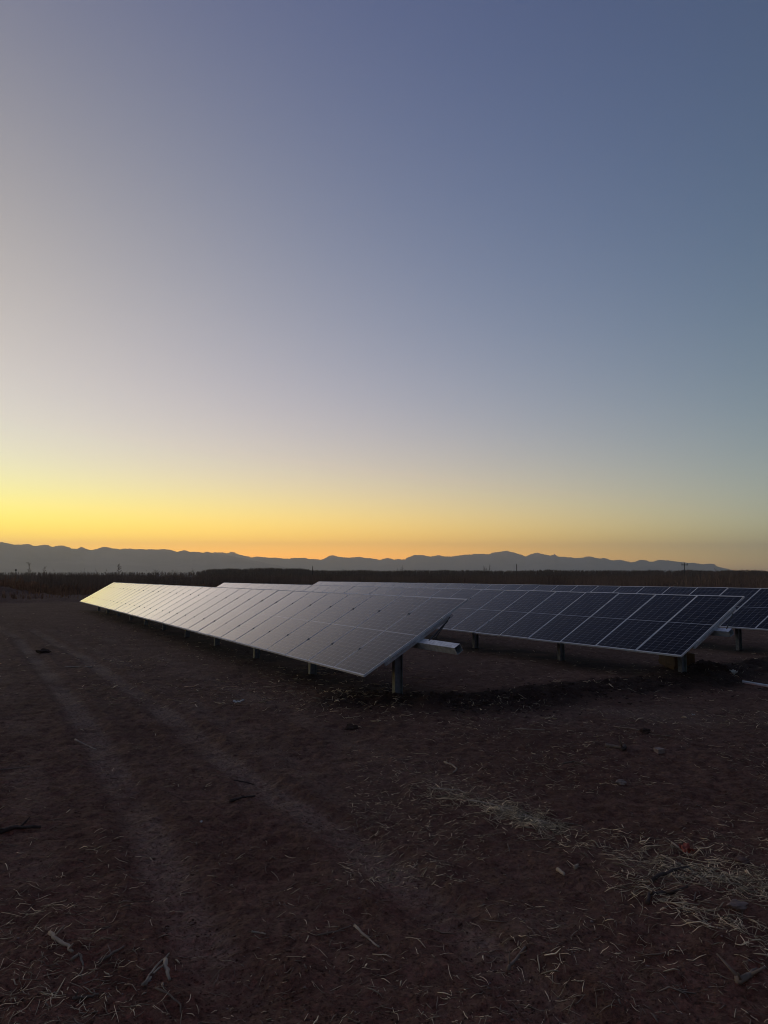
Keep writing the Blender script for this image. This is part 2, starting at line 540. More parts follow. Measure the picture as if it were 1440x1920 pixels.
def build_ground():
    a_d = np.radians(np.linspace(-38, 38, 620))
    a_l = np.radians(np.linspace(-180, -38, 60, endpoint=False))
    a_r = np.radians(np.linspace(38, 180, 61)[1:-1])
    az = np.concatenate([a_l, a_d, a_r])
    rr = [.3, .8, 1.4, 1.9, 2.3]
    while rr[-1] < 80: rr.append(rr[-1] * (1.0042 if rr[-1] < 16 else 1.0085))
    while rr[-1] < 8900: rr.append(rr[-1] * 1.16)
    rr = np.array(rr)
    A, R = np.meshgrid(az, rr)
    X = R * np.sin(A); Y = R * np.cos(A)
    Z = height(X, Y)
    nr, na = X.shape
    V = np.stack([X, Y, Z], -1).reshape(-1, 3)
    V = np.vstack([V, [[0, 0, 0]]])
    i = np.arange(nr - 1)[:, None] * na; j = np.arange(na)[None, :]; j2 = (j + 1) % na
    F = np.stack([i + j, i + j2, i + na + j2, i + na + j], -1).reshape(-1, 4)[:, ::-1]
    # centre fan as quads with a repeated... use tiny triangles instead
    me = np_mesh("ground", V[:-1], F, True, dict(dust=dust_mask(X, Y).ravel(), loose=loose_dark_mask(X, Y).ravel()))
    bm = bmesh.new(); bm.from_mesh(me); bm.verts.ensure_lookup_table()
    bm.faces.new([bm.verts[k] for k in range(na)][::-1])
    bm.to_mesh(me); bm.free()
    o = link("ground", me, M_SOIL)
    tag(o, "dark reddish brown bare soil with tyre tracks and straw", None, kind='structure')


build_ground()


def zat(x, y):
    return float(height(np.array([float(x)]), np.array([float(y)]))[0])


# ------------------------------------------------------------------ solar arrays
def frame_mesh(w):
    L2 = MOD_L / 2; m = MB()
    # each side: thin upright wall with a lip over the glass and an inner foot
    m.box(-L2, -L2 + .024, 0, w, -.035, 0); m.box(L2 - .024, L2, 0, w, -.035, 0)
    m.box(-L2 + .024, L2 - .024, 0, .016, -.035, -.0005); m.box(-L2 + .024, L2 - .024, w - .016, w, -.035, -.0005)
    m.box(-L2 + .0242, -L2 + .040, .0162, w - .0162, -.035, -.033); m.box(L2 - .040, L2 - .0242, .0162, w - .0162, -.035, -.033)
    return m.mesh("panel_frame")


def glass_mesh(w):
    L2 = MOD_L / 2 - .0242
    m = MB().box(-L2, L2, .0162, w - .0162, -.0078, -.0026)
    return m.mesh("solar_panel")


def clamp_mesh(endc=False):
    m = MB()
    if endc:
        m.box(-.035, .035, -.022, .002, -.034, .004); m.box(-.035, .035, .002, .012, .0012, .005)
    else:
        m.box(-.020, .020, -.0105, -.0005, -.030, .002); m.box(-.020, .020, -.022, .010, .0022, .0062)
    m.tube([(0, -.008, .006), (0, -.008, .016)], .008, 6)
    return m.mesh("clamp")


def rail_mesh():
    # open hat profile lying across the tube, seen end-on under the frames
    prof = [(-.034, .0), (-.034, -.004), (-.020, -.004), (-.020, -.058), (.020, -.058), (.020, -.004), (.034, -.004), (.034, .0), (.016, .0), (.016, -.054), (-.016, -.054), (-.016, .0)]
    m = MB()
    m.prism(prof, 'x', -.74, .74)
    return m.mesh("support_rail")


def tube_mesh(y0, y1, s=.120, w=.006):
    h = s / 2; m = MB()
    o = [(-h, -h), (h, -h), (h, h), (-h, h)]; i = [(a * (1 - w / h), b * (1 - w / h)) for a, b in o]
    for y in (y0, y1):
        for p in o + i: m.v.append((p[0], y, p[1]))
    for k in range(4):
        q = (k + 1) % 4
        m.f += [(k, q, 8 + q, 8 + k), (4 + q, 4 + k, 12 + k, 12 + q), (q, k, 4 + k, 4 + q), (8 + k, 8 + q, 12 + q, 12 + k)]
    return m.mesh("torque_tube", fix=False)


def post_mesh(top):
    # rolled H section: flanges face across the row, recessed web between
    a, b, tw, tf = .075, .052, .005, .007
    prof = [(-a, -b), (-a + tf, -b), (-a + tf, -tw), (a - tf, -tw), (a - tf, -b), (a, -b), (a, b), (a - tf, b), (a - tf, tw), (-a + tf, tw), (-a + tf, b), (-a, b)]
    m = MB().prism(prof, 'z', -.6, top)
    return m.mesh("post")


def bearing_mesh(h=.085):
    m = MB()
    m.box(-.09, -.082, -.05, .05, -.16, .055); m.box(.082, .09, -.05, .05, -.16, .055)
    m.box(-.0815, .0815, -.05, .05, -.078, -.070)
    m.box(-.0815, .0815, -.03, .03, .0, .004)
    return m.mesh("bearing_bracket")


def saddle_mesh():
    m = MB()
    m.box(-.08, .08, -.03, .03, -.0825, -.0665); m.box(-.08, -.066, -.03, .03, -.066, .07); m.box(.064, .072, -.03, .03, -.062, .07)
    return m.mesh("tube_saddle")


def build_array(i, r):
    base = Pv * r['L'] + Dv * r['s0']
    root = empty("solar_array", (base.x, base.y, 0), (0, 0, ROWA))
    tag(root, ROWLAB[i], "solar array", "rows of ground-mounted solar panels")
    w = r['p'] - .013
    gm, fm = glass_mesh(w), frame_mesh(w)
    cm, ce, rm = clamp_mesh(), clamp_mesh(True), rail_mesh()
    t, H, n, p = r['t'], r['H'], r['n'], r['p']
    T = Matrix.Translation((0, 0, H)) @ Matrix.Rotation(-t, 4, 'Y')
    for k in range(n):
        a1, a2 = random.gauss(0, .0014), random.gauss(0, .0028)
        g = link("solar_panel", gm, M_CELL, root)
        g.matrix_local = T @ Matrix.Translation((0, k * p + .0065, 0)) @ Matrix.Rotation(a1, 4, 'X') @ Matrix.Rotation(a2, 4, 'Y')
        link("panel_frame", fm, M_FRAME, g)
        for x in (-.57, .57):
            c = link("clamp", ce if k == 0 else cm, M_FRAME if k == 0 else (M_DARKM if i == 0 else M_GALV), g)
            c.location = (x, -.001 if k == 0 else -.003, 0)
    for k in range(n + 1):
        o = link("support_rail", rm, M_GALV, root)
        o.matrix_local = T @ Matrix.Translation((0, k * p + (.016 if k == 0 else 0), -.037))
    # square torque tube, turned with the panels
    zc = -.037 - .058 - .0605 - .0005
    tm = tube_mesh(-r['ov'], n * p + .25)
    o = link("torque_tube", tm, M_GALV, root); o.matrix_local = T @ Matrix.Translation((0, 0, zc))
    # posts under the tube
    tx, tz = math.sin(t) * -zc * 1.0, H + zc * math.cos(t)
    pm, bmh = post_mesh(tz - .09), bearing_mesh()
    for k in range(r['np']):
        y = r['ps'] + 3.667 * k - r['s0']
        if y > n * p: break
        o = link("post", pm, M_PILE, root); o.location = (tx, y, 0)
        o.rotation_euler = (0, 0, random.gauss(0, .02))
        b = link("bearing_bracket", bmh, M_GALV, root); b.location = (tx, y, tz)
    # strut and dangling cable at the near end
    tube_local = T @ Vector((.03, -.22, zc + .06))
    up = T @ Vector((.60, -.012, -.10))
    m = MB().tube([up, tube_local], .013, 6)
    link("brace", m.mesh("brace"), M_DARKM, root)
    if i == 0:
        a = T @ Vector((.66, -.03, -.06)); pts = []
        bq = T @ Vector((.06, -.30, zc + .062))
        for q in range(9):
            f = q / 8
            v = a.lerp(bq, f); v.z -= .05 * math.sin(math.pi * f); v.x -= .03 * math.sin(math.pi * f)
            pts.append(v)
        link("cable", MB().tube(pts, .007, 5).mesh("cable", True), M_CABLE, root)
    return root


for i, r in enumerate(ROWS):
    build_array(i, r)

# ------------------------------------------------------------------ mountains: ridges kilometres away, with real depth
RIDGE = [(-420, 1020), (-300, 1008), (-150, 1024), (-60, 1012), (0, 1016), (12, 1018), (20, 1021), (50, 1020), (68, 1024), (90, 1021), (97, 1025), (115, 1023), (130, 1026), (135, 1029), (144, 1029),
         (152, 1026), (168, 1031), (182, 1030), (188, 1026), (195, 1025.5), (222, 1029), (240, 1029), (290, 1030.5), (307, 1029.5), (322, 1032), (332, 1034.5), (337, 1032.5), (345, 1032.5), (360, 1034.5), (382, 1036),
         (387, 1034), (398, 1037), (405, 1035), (425, 1037), (435, 1035), (447, 1039), (460, 1043), (471, 1045), (480, 1044), (500, 1045), (527, 1046.5), (532, 1048), (541, 1048), (545, 1046.5), (572, 1046.5), (582, 1048.5), (602, 1049.5),
         (612, 1045), (621, 1041), (630, 1043), (640, 1044), (650, 1045), (655, 1046), (660, 1044), (665, 1045), (675, 1043.5), (685, 1047), (695, 1046.5), (712, 1049.5), (720, 1046.5), (733, 1046.5), (740, 1049), (760, 1048.5), (762, 1046),
         (776, 1041), (792, 1040), (808, 1044), (822, 1041), (835, 1044), (860, 1041.5), (872, 1039.5), (905, 1038.5), (916, 1039.5), (922, 1036), (930, 1034.5), (950, 1033), (962, 1036), (977, 1040), (985, 1044), (995, 1039), (1008, 1037), (1018, 1039),
         (1030, 1042), (1040, 1040), (1048, 1043), (1065, 1044.5), (1085, 1047), (1104, 1043), (1120, 1046), (1124, 1047), (1132, 1046), (1145, 1050.5), (1160, 1050), (1186, 1054.5), (1200, 1050.5), (1210, 1050.5), (1227, 1054), (1234, 1049), (1244, 1050),
         (1260, 1051.5), (1275, 1054.5), (1300, 1055.5), (1319, 1059), (1332, 1057), (1340, 1058), (1345, 1062), (1360, 1065), (1380, 1071), (1420, 1078), (1500, 1083)]


def ridge_mesh(pts, dist, depth, seed, rough=1.0, extra=0.0):
    """a mountain range whose crest stands at the given distance; slopes fall towards and away from us with spurs"""
    xs = np.arange(pts[0][0], pts[-1][0] + 1, 2.0)
    ys = np.interp(xs, [p[0] for p in pts], [p[1] for p in pts]) + 1.5 * fbm(xs * .11, xs * 0 + seed, 4, seed, .7)
    crest = []
    for x, y in zip(xs, ys):
        d = ray(x, y); k = dist / math.hypot(d.x, d.y)
        crest.append((d.x * k, d.y * k, CAM_H + d.z * k))
    crest = np.array(crest)
    n = len(xs); rows = 35
    V = []
    dirv = crest[:, :2] / np.hypot(crest[:, 0], crest[:, 1])[:, None]
    for j in range(rows):
        f = (j / (rows - 1) - .5) * 2            # -1 front foot .. 0 crest .. 1 back foot
        off = f * depth
        P = crest[:, :2] + dirv * off
        prof = (1 - abs(f)) ** 1.25
        spur = fbm(P[:, 0] / (depth * .30), P[:, 1] / (depth * .30), 4, seed)
        z = np.maximum(crest[:, 2], 0) * np.clip(prof * (1 + rough * .9 * spur * min(1, abs(f) * 5) * (1 - abs(f))), 0, 1.0 - .12 * abs(f)) - 3
        V.append(np.stack([P[:, 0], P[:, 1], z if j != (rows - 1) / 2 else crest[:, 2]], -1))
    V = np.array(V).reshape(-1, 3)
    i = np.arange(rows - 1)[:, None] * n; j = np.arange(n - 1)[None, :]
    F = np.stack([i + j, i + j + 1, i + n + j + 1, i + n + j], -1).reshape(-1, 4)
    return np_mesh("mountain_range", V, F, True)


def odd_rows_crest():
    left = [p for p in RIDGE if p[0] <= 400] + [(415, 1040), (440, 1043), (470, 1050), (520, 1060), (580, 1072), (640, 1083)]
    right = [(330, 1083), (352, 1060), (372, 1042)] + [p for p in RIDGE if p[0] >= 398]
    return left, right


lf, rt = odd_rows_crest()
o = link("mountains", ridge_mesh(rt, 8200, 1500, 5), M_ROCK); tag(o, "far jagged blue grey mountain range along the horizon on the right", None, kind='structure')
o = link("mountains", ridge_mesh(lf, 6200, 1300, 9), M_ROCK); tag(o, "long flat-topped grey brown mountain ridge under the sunset glow on the left", None, kind='structure')

# ------------------------------------------------------------------ the air: haze that greys the mountains
HAZE_D = 2.2e-4
hm = bpy.data.materials.new("haze"); hm.use_nodes = True
hn = hm.node_tree; hn.nodes.clear()
pv = hn.nodes.new("ShaderNodeVolumePrincipled")
pv.inputs["Color"].default_value = (1.0, .985, .975, 1); pv.inputs["Density"].default_value = HAZE_D
pv.inputs["Anisotropy"].default_value = .62
ho = hn.nodes.new("ShaderNodeOutputMaterial"); hn.links.new(pv.outputs[0], ho.inputs["Volume"])
hz = link("haze", MB().box(-10400, 10400, -10400, 10400, -6, 480).mesh("haze"), hm)
tag(hz, "thin pale evening haze over the plain", None, kind='stuff')


# ------------------------------------------------------------------ overgrown field behind: many dry stalks
def plant_variant(h, ntw, seed, base_w=.03, spread=.5):
    """thin upright dry plant made of narrow blades: returns vertices, triangles"""
    r = np.random.default_rng(seed); V = []; F = []

    def blade(p, q, w):
        b = len(V); d = np.array(q) - np.array(p)
        a = r.uniform(0, math.pi)
        s = np.array([math.cos(a), math.sin(a), 0]) * w * .5
        V.extend([p - s, p + s, q]); F.append((b, b + 1, b + 2))
    for k in range(2):
        lean = r.normal(0, .10, 2)
        top = np.array([lean[0] * h, lean[1] * h, h * r.uniform(.85, 1)])
        blade(np.array([0., 0, -.1]), top, base_w)
        b = len(V)
    for k in range(ntw):
        f = r.uniform(.12, .92); p = np.array([lean[0], lean[1], 1.]) * h * f
        a = r.uniform(0, 6.28); ln = h * r.uniform(.12, spread) * (1.15 - f)
        q = p + np.array([math.cos(a) * ln * .55, math.sin(a) * ln * .55, ln * r.uniform(.5, 1.1)])
        blade(p, q, base_w * .6)
    return np.array(V), np.array(F)


def scatter(name, variants, P, scale, label, mat, cat=None):
    Vs, Fs = [], []; off = 0
    idx = rng.integers(0, len(variants), len(P))
    for vi, (V, F) in enumerate(variants):
        sel = np.where(idx == vi)[0]
        if not len(sel): continue
        a = rng.uniform(0, 6.28, len(sel)); c, s = np.cos(a), np.sin(a)
        X = (V[None, :, 0] * c[:, None] - V[None, :, 1] * s[:, None]) * scale[sel][:, None] + P[sel, 0][:, None]
        Y = (V[None, :, 0] * s[:, None] + V[None, :, 1] * c[:, None]) * scale[sel][:, None] + P[sel, 1][:, None]
        Z = V[None, :, 2] * scale[sel][:, None] + P[sel, 2][:, None]
        Vs.append(np.stack([X, Y, Z], -1).reshape(-1, 3))
        Fs.append((F[None] + (np.arange(len(sel)) * len(V))[:, None, None] + off).reshape(-1, 3))
        off += len(sel) * len(V)
    me = np_mesh(name, np.vstack(Vs), np.vstack(Fs))
    o = link(name, me, mat)
    tag(o, label, cat, kind='stuff')
    return o


def field_points(n, rmin, rmax, az0=-38, az1=38):
    a = np.radians(rng.uniform(az0, az1, n)); r = np.sqrt(rng.uniform(rmin ** 2, rmax ** 2, n))
    X, Y = r * np.sin(a), r * np.cos(a)
    m = fieldmask(X, Y) > rng.uniform(0, 2.5, n) * 1.0
    X, Y = X[m], Y[m]
    return X, Y


# near belt of stalks
X, Y = field_points(36000, 45, 150)
hv = 2.5 + .5 * fbm(X * .04, Y * .04, 3, 91) + rng.normal(0, .13, len(X)) - .5 * (rng.uniform(0, 1, len(X)) < .4)
az = np.degrees(np.arctan2(X, Y))
hv *= np.where(az < -25.2, .35, 1.0)
hv *= 1 - .22 * sstep(-24, -14, -np.abs(az + 19)) * 0
rare = rng.uniform(0, 1, len(X)) < np.where((az < -13), .012, .001)
hv = np.where(rare, hv * 1.28, hv)
Pn = np.stack([X, Y, height(X, Y)], -1)
variants = [plant_variant(1.0, 10, 100 + k, .022) for k in range(7)]
scatter("dry_weeds", variants, Pn, hv, "tall dry brown weeds standing thickly in the field behind the panels", M_WEED)
# farther belts
X, Y = field_points(26000, 145, 420)
hv = 2.6 + .5 * fbm(X * .03, Y * .03, 3, 92) + rng.normal(0, .15, len(X))
variants = [plant_variant(1.0, 6, 120 + k, .06) for k in range(5)]
scatter("dry_brush", variants, np.stack([X, Y, 0 * X], -1), hv, "distant belt of dry brush across the far field", M_WEED)
# low matted growth at the feet of the stalks
X, Y = field_points(30000, 42, 170)
variants = [plant_variant(1.0, 9, 140 + k, .16, .8) for k in range(5)]
scatter("matted_grass", variants, np.stack([X, Y, height(X, Y)], -1), rng.uniform(.5, 1.35, len(X)), "low matted rusty brown growth under the tall weeds", M_WEEDC)
# low grass tufts and weeds between the cleared ground and the field
a_ = np.radians(rng.uniform(-34, 0, 9000)); r0_ = rng.uniform(62, 110, 9000)
X, Y = r0_ * np.sin(a_), r0_ * np.cos(a_)
ss = X * Dv.x + Y * Dv.y
kp = (ss > 66) & (ss < 92) & (fbm(X * .12, Y * .12, 3, 95) + (ss - 84) * .025 > rng.uniform(-.25, .2, 9000))
X, Y, ss = X[kp], Y[kp], ss[kp]
scatter("grass_tufts", variants, np.stack([X, Y, height(X, Y)], -1), rng.uniform(.15, .6, len(X)) + .5 * sstep(80, 92, ss), "low rusty grass tufts on the rough strip in front of the tall weeds", M_WEEDC)
# weeds on the bank heaps, left edge
c = G(30, 1116)
X = c.x + rng.normal(0, 5, 700); Y = c.y + rng.normal(0, 3.5, 700)
scatter("bank_weeds", variants, np.stack([X, Y, height(X, Y)], -1), rng.uniform(.25, .8, len(X)), "scrubby weeds over the soil heaps at the left edge", M_WEEDC)


def tall_weed(px, ptop, dist, label, h=None, seed=0, group=None):
    base = AT(px, 1083, dist); base.z = zat(base.x, base.y)
    top = AT(px, ptop, dist).z
    h = top - base.z; r = random.Random(seed)
    root = empty("tall_weed", base)
    tag(root, label, "weed", group)
    pts = [(r.gauss(0, .02) * h * f, r.gauss(0, .01) * h, h * f) for f in (0, .3, .6, .85, 1)]
    pts[0] = (0, 0, -.15)
    link("stem", MB().tube(pts, [.035, .03, .022, .014, .006], 5).mesh("stem"), M_WEED, root)
    m = MB()
    for k in range(44):
        f = r.uniform(.45, 1); a = r.uniform(0, 6.28); ln = h * r.uniform(.06, .2) * (1.3 - f)
        p = Vector((0, 0, h * f)); q = p + Vector((math.cos(a) * ln, math.sin(a) * ln, ln * .8))
        m.tube([p, q], [.012, .006], 3)
        m.box(q.x - .02, q.x + .02, q.y - .02, q.y + .02, q.z - .02, q.z + .03)
    link("seed_heads", m.mesh("seed_heads"), M_WEED, root)


tall_weed(53, 1056, 84, "tall branching weed with round seed heads, standing above the left end of the field", seed=4)
tall_weed(83, 1063, 86, "short spiky weed just right of the tall branching one, against the mountain", seed=8)
tall_weed(222, 1058, 84, "lone thin weed rising over the field left of the first row's far end", seed=12)


# ------------------------------------------------------------------ bare trees, poles and sheds in the distance
def branch(m, p, d, ln, r0, depth, rr, spread):
    q = p + d * ln
    mid = p + d * ln * .5 + Vector((rr.gauss(0, 1), rr.gauss(0, 1), rr.gauss(0, .5))) * ln * .05
    m.tube([p, mid, q], [r0, r0 * .85, r0 * .68], 5 if depth > 2 else 3, False)
    if depth == 0: return
    for k in range(rr.choice((2, 3, 3))):
        nd = (d + Vector((rr.gauss(0, 1), rr.gauss(0, 1), rr.gauss(.15, .5))) * spread).normalized()
        branch(m, q if k < 2 else mid, nd, ln * rr.uniform(.6, .85), r0 * .62, depth - 1, rr, spread)


def bare_tree(px, ptop, dist, wpx, label, seed, group=None, depth=5, name="bare_tree", trunk=.3, spread=.55, thick=.03, cat="tree"):
    base = AT(px, 1083, dist); base.z = 0
    h = AT(px, ptop, dist).z
    root = empty(name, base)
    tag(root, label, cat, group)
    rr = random.Random(seed)
    tk = MB().tube([(0, 0, -.2), (rr.gauss(0, .02) * h, 0, h * trunk * .5), (rr.gauss(0, .03) * h, 0, h * trunk)], [h * thick * 1.3, h * thick, h * thick * .8], 7)
    top = Vector(tk.v[-1])
    m = MB()
    for k in range(4):
        a = k * 1.57 + rr.uniform(-.5, .5)
        branch(m, Vector((0, 0, h * trunk * .93)), Vector((math.cos(a) * spread * 1.3, math.sin(a) * spread * 1.3, .8)).normalized(), h * .25, h * thick * .6, depth - 1, rr, spread)
    # scale the crown to the size it has in the photograph
    zs = [v[2] for v in m.v]; xs = [v[0] for v in m.v]
    wz = (h - h * trunk * .9) / (max(zs) - h * trunk * .9)
    wx = (wpx / FPX * dist) / (max(xs) - min(xs))
    m.v = [(v[0] * wx, v[1] * wx, h * trunk * .9 + (v[2] - h * trunk * .9) * wz) for v in m.v]
    link("trunk", tk.mesh("trunk"), M_TREE, root)
    link("crown", m.mesh("crown", fix=False), M_TREE, root)
    return root


bare_tree(910, 1056, 150, 24, "lone bare tree with spreading crown above the field, in front of the highest peak", 3, thick=.028, depth=5)
bare_tree(751, 1060, 160, 22, "low bare shrub-like tree above the field left of the lone spreading tree", 5, trunk=.2, depth=4)
bare_tree(296, 1066, 330, 30, "rounded bare tree behind the small left shed", 11, depth=6, trunk=.15, thick=.02)
bare_tree(331, 1065, 330, 32, "broad bare tree between the two white sheds", 12, depth=6, trunk=.15, thick=.02)
bare_tree(362, 1063, 330, 20, "rounded bare tree just behind the long white shed", 13, depth=6, trunk=.15, thick=.02)


def shed(px, py, w, dist, label):
    c = AT(px, py, dist)
    root = empty("white_shed", (c.x, c.y, 0)); root.rotation_euler.z = math.atan2(-c.x, c.y) * -1 * 0
    tag(root, label, "shed", "white sheds among the far trees")
    ww = w / FPX * dist; h = 2.1
    link("wall", MB().box(-ww / 2, ww / 2, 0, 4, -.2, h).mesh("wall"), M_WALL, root)
    link("roof", MB().prism([(-.35, h), (4.35, h), (2, h + .5)], 'x', -ww / 2 - .3, ww / 2 + .3).mesh("roof"), M_ROOF, root)
    link("door", MB().box(-.6, .5, -.05, -.001, 0, 1.9).mesh("door"), M_DOOR, root)


shed(298, 1077, 9, 300, "small white shed half hidden by weeds under the left round tree")
shed(352, 1077, 15, 300, "longer white shed half hidden by weeds, right of the small one")

# dense bare orchard beyond the first row, reads as one mass
N_ = 5000
pxs = rng.uniform(372, 1500, N_); ds = rng.uniform(300, 420, N_)
topy = np.interp(pxs, [372, 392, 560, 590, 1500], [1069, 1064.5, 1063, 1067.5, 1067.5]) + 1.6 * fbm(pxs * .035, pxs * 0, 3, 97)
Pt = []; sc = []
for a, d, ty in zip(pxs, ds, topy):
    p = AT(a, 1083, d); Pt.append((p.x, p.y, 0)); sc.append((AT(a, ty + random.uniform(0, 4.0), d).z))
variants = [plant_variant(1.0, 40, 160 + k, .05, .5) for k in range(5)]
scatter("bare_orchard", variants, np.array(Pt), np.array(sc), "dark mass of distant leafless orchard trees behind the arrays", M_TREE)
pxs = rng.uniform(-60, 372, 500); ds = rng.uniform(300, 420, 500)
Pt = []; sc = []
for a, d in zip(pxs, ds):
    p = AT(a, 1083, d); Pt.append((p.x, p.y, 0)); sc.append((AT(a, 1071 + random.uniform(0, 3.0), d).z))
scatter("far_hedge", variants, np.array(Pt), np.array(sc), "low far line of bare bushes under the left mountains", M_TREE)


def utility_pole(px, ptop, dist, label, arm=True):
    base = AT(px, 1083, dist); h = AT(px, ptop, dist).z
    root = empty("utility_pole", (base.x, base.y, 0))
    tag(root, label, "utility pole")
    link("pole", MB().tube([(0, 0, -.5), (0, 0, h)], [.17, .13], 8).mesh("pole"), M_POLE, root)
    if arm:
        link("crossarm", MB().box(-1.1, 1.1, -.35, -.16, h - .9, h - .65).mesh("crossarm"), M_POLE, root)
        link("insulator", MB().tube([(.9, -.2, h - .6), (.9, -.2, h - .2)], .09, 6).mesh("insulator"), M_POLE, root)
        link("insulator", MB().tube([(-.9, -.2, h - .6), (-.9, -.2, h - .2)], .09, 6).mesh("insulator"), M_POLE, root)
    else:
        link("pole_cap", MB().tube([(0, 0, h), (0, 0, h + .2)], [.2, .1], 6).mesh("pole_cap"), M_POLE, root)


utility_pole(1284, 1055, 250, "dark utility pole with crossarm near the right end of the mountains")
utility_pole(969, 1059, 260, "dark utility pole right of the lone bare tree", False)
utility_pole(586, 1063, 260, "thin dark pole above the field left of centre", False)
b = AT(29, 1083, 200); h = AT(29, 1069, 200).z
root = empty("marker_post", (b.x, b.y, 0)); tag(root, "small dark round marker on a thin post above the field, at far left", "marker")
link("post", MB().tube([(0, 0, -.3), (0, 0, h - .1)], .05, 6).mesh("post"), M_POLE, root)
link("disc", MB().tube([(0, -.06, h), (0, .06, h)], .26, 14).mesh("disc"), M_POLE, root)


# ------------------------------------------------------------------ ground litter
def straw_mesh(P, length, width, seg=3, seed=0, curl=.5, lift=.012):
    """many bent straws lying on the soil, three-sided tubes"""
    r = np.random.default_rng(seed); n = len(P)
    a = r.uniform(0, 2 * math.pi, n); da = r.normal(0, curl, (n, seg))
    pts = [np.stack([P[:, 0], P[:, 1]], -1)]
    ang = a.copy()
    for k in range(seg):
        ang = ang + da[:, k]
        pts.append(pts[-1] + np.stack([np.cos(ang), np.sin(ang)], -1) * (length / seg)[:, None])
    rings = []
    tilt = r.uniform(-1, 1, n) * lift * 1.3
    for k, p in enumerate(pts):
        z = height(p[:, 0], p[:, 1]) + width * .55 + lift * r.uniform(0, 1, n) * .5 + tilt * (k / seg - .5) * 1.0
        kk = min(k, seg - 1)
        t = pts[kk + 1] - pts[kk]; t = t / (np.linalg.norm(t, axis=1)[:, None] + 1e-9)
        nx, ny = -t[:, 1], t[:, 0]
        w = width * (1 if 0 < k < seg else .55)
        for an in (0.5, 2.6, 4.7):
            rings.append(np.stack([p[:, 0] + nx * math.cos(an) * w / 2, p[:, 1] + ny * math.cos(an) * w / 2, z + math.sin(an) * w / 2], -1))
    R = np.stack(rings, 1)                        # n, (seg+1)*3, 3
    m = (seg + 1) * 3
    tri = []
    for k in range(seg):
        for q in range(3):
            q2 = (q + 1) % 3
            tri.append((k * 3 + q, k * 3 + q2, k * 3 + 3 + q2)); tri.append((k * 3 + q, k * 3 + 3 + q2, k * 3 + 3 + q))
    tri.append((0, 2, 1)); e = seg * 3; tri.append((e, e + 1, e + 2))
    F = (np.array(tri)[None] + (np.arange(n) * m)[:, None, None]).reshape(-1, 3)
    sh = np.repeat(np.clip(.18 + r.gamma(2.0, .22, n), .18, 1.15), m)
    return R.reshape(-1, 3), F, sh


def around(path, n, sx, seed):
    r = np.random.default_rng(seed); pts = gl(path)
    i = r.integers(0, len(pts) - 1, n); f = r.uniform(0, 1, n)
    A = np.array(pts)
    return A[i] * (1 - f)[:, None] + A[i + 1] * f[:, None] + r.normal(0, sx, (n, 2))


def straw_obj(name, P, l0, l1, w0, w1, mat, label, seed, curl=.35, lift=.012):
    r = np.random.default_rng(seed)
    ln = l0 + (l1 - l0) * r.beta(1.1, 5, len(P)); w = r.uniform(w0, w1, len(P))
    w = w * np.where(r.uniform(0, 1, len(P)) < .12, 1.9, 1.0)
    V, F, sh = straw_mesh(P, ln, w, 3, seed, curl, lift)
    o = link(name, np_mesh(name, V, F, False, dict(shade=sh)), mat); tag(o, label, None, kind='stuff')


WAY = [(800, 1480), (880, 1500), (960, 1525), (1045, 1560)]
WAY2 = [(1045, 1560), (1130, 1600), (1200, 1600), (1290, 1615), (1360, 1640), (1450, 1670), (1530, 1700)]
WAY3 = [(1160, 1660), (1260, 1700), (1360, 1735), (1450, 1780)]
P1 = np.vstack([around(WAY, 520, .13, 1), around([(930, 1520), (1045, 1555)], 600, .07, 2), around(WAY2, 620, .24, 3), around([(1200, 1640), (1330, 1650), (1480, 1690)], 620, .12, 4), around(WAY3, 300, .08, 5)])
straw_obj("straw", P1, .03, .34, .0025, .0058, M_STRAW, "pale dry straw lying in a loose band across the soil at lower right", 31, .10, .02)
P2 = around([(0, 1690), (60, 1760), (110, 1850), (60, 1930)], 380, .28, 6)
straw_obj("straw", P2, .03, .26, .0022, .0048, M_STRAW, "dry straw heaped in the lower left corner", 32, .14, .02)


def polar_pts(n, px0, px1, py0, py1, seed, thr=None):
    r = np.random.default_rng(seed)
    px = r.uniform(px0, px1, n); py = py0 + (py1 - py0) * r.uniform(0, 1, n) ** 1.25
    P = np.array([tuple(G(a, b))[:2] for a, b in zip(px, py)])
    if thr is not None:
        m = fbm(P[:, 0] * .9, P[:, 1] * .9, 3, seed + 9) > thr + r.uniform(-.25, .25, n)
        P = P[m]
    return P


P3 = np.vstack([polar_pts(7000, 650, 1500, 1330, 1660, 41, -.05), polar_pts(2600, 420, 1500, 1150, 1350, 42, 0.), polar_pts(1800, -80, 700, 1280, 1950, 43, .04), polar_pts(1200, 700, 1500, 1640, 1950, 44, 0.), polar_pts(2000, 150, 700, 1170, 1330, 45, 0)])
straw_obj("straw_litter", P3, .012, .24, .0022, .0052, M_STRAW, "scattered bits of pale straw all over the bare soil", 33, .16, .008)
P4 = np.vstack([polar_pts(1500, -80, 1500, 1300, 1950, 46), polar_pts(900, 600, 1500, 1330, 1600, 47)])
straw_obj("twig_litter", P4, .015, .26, .002, .007, M_TWIG, "scattered brown bits of twig over the bare soil", 34, .22, .006)


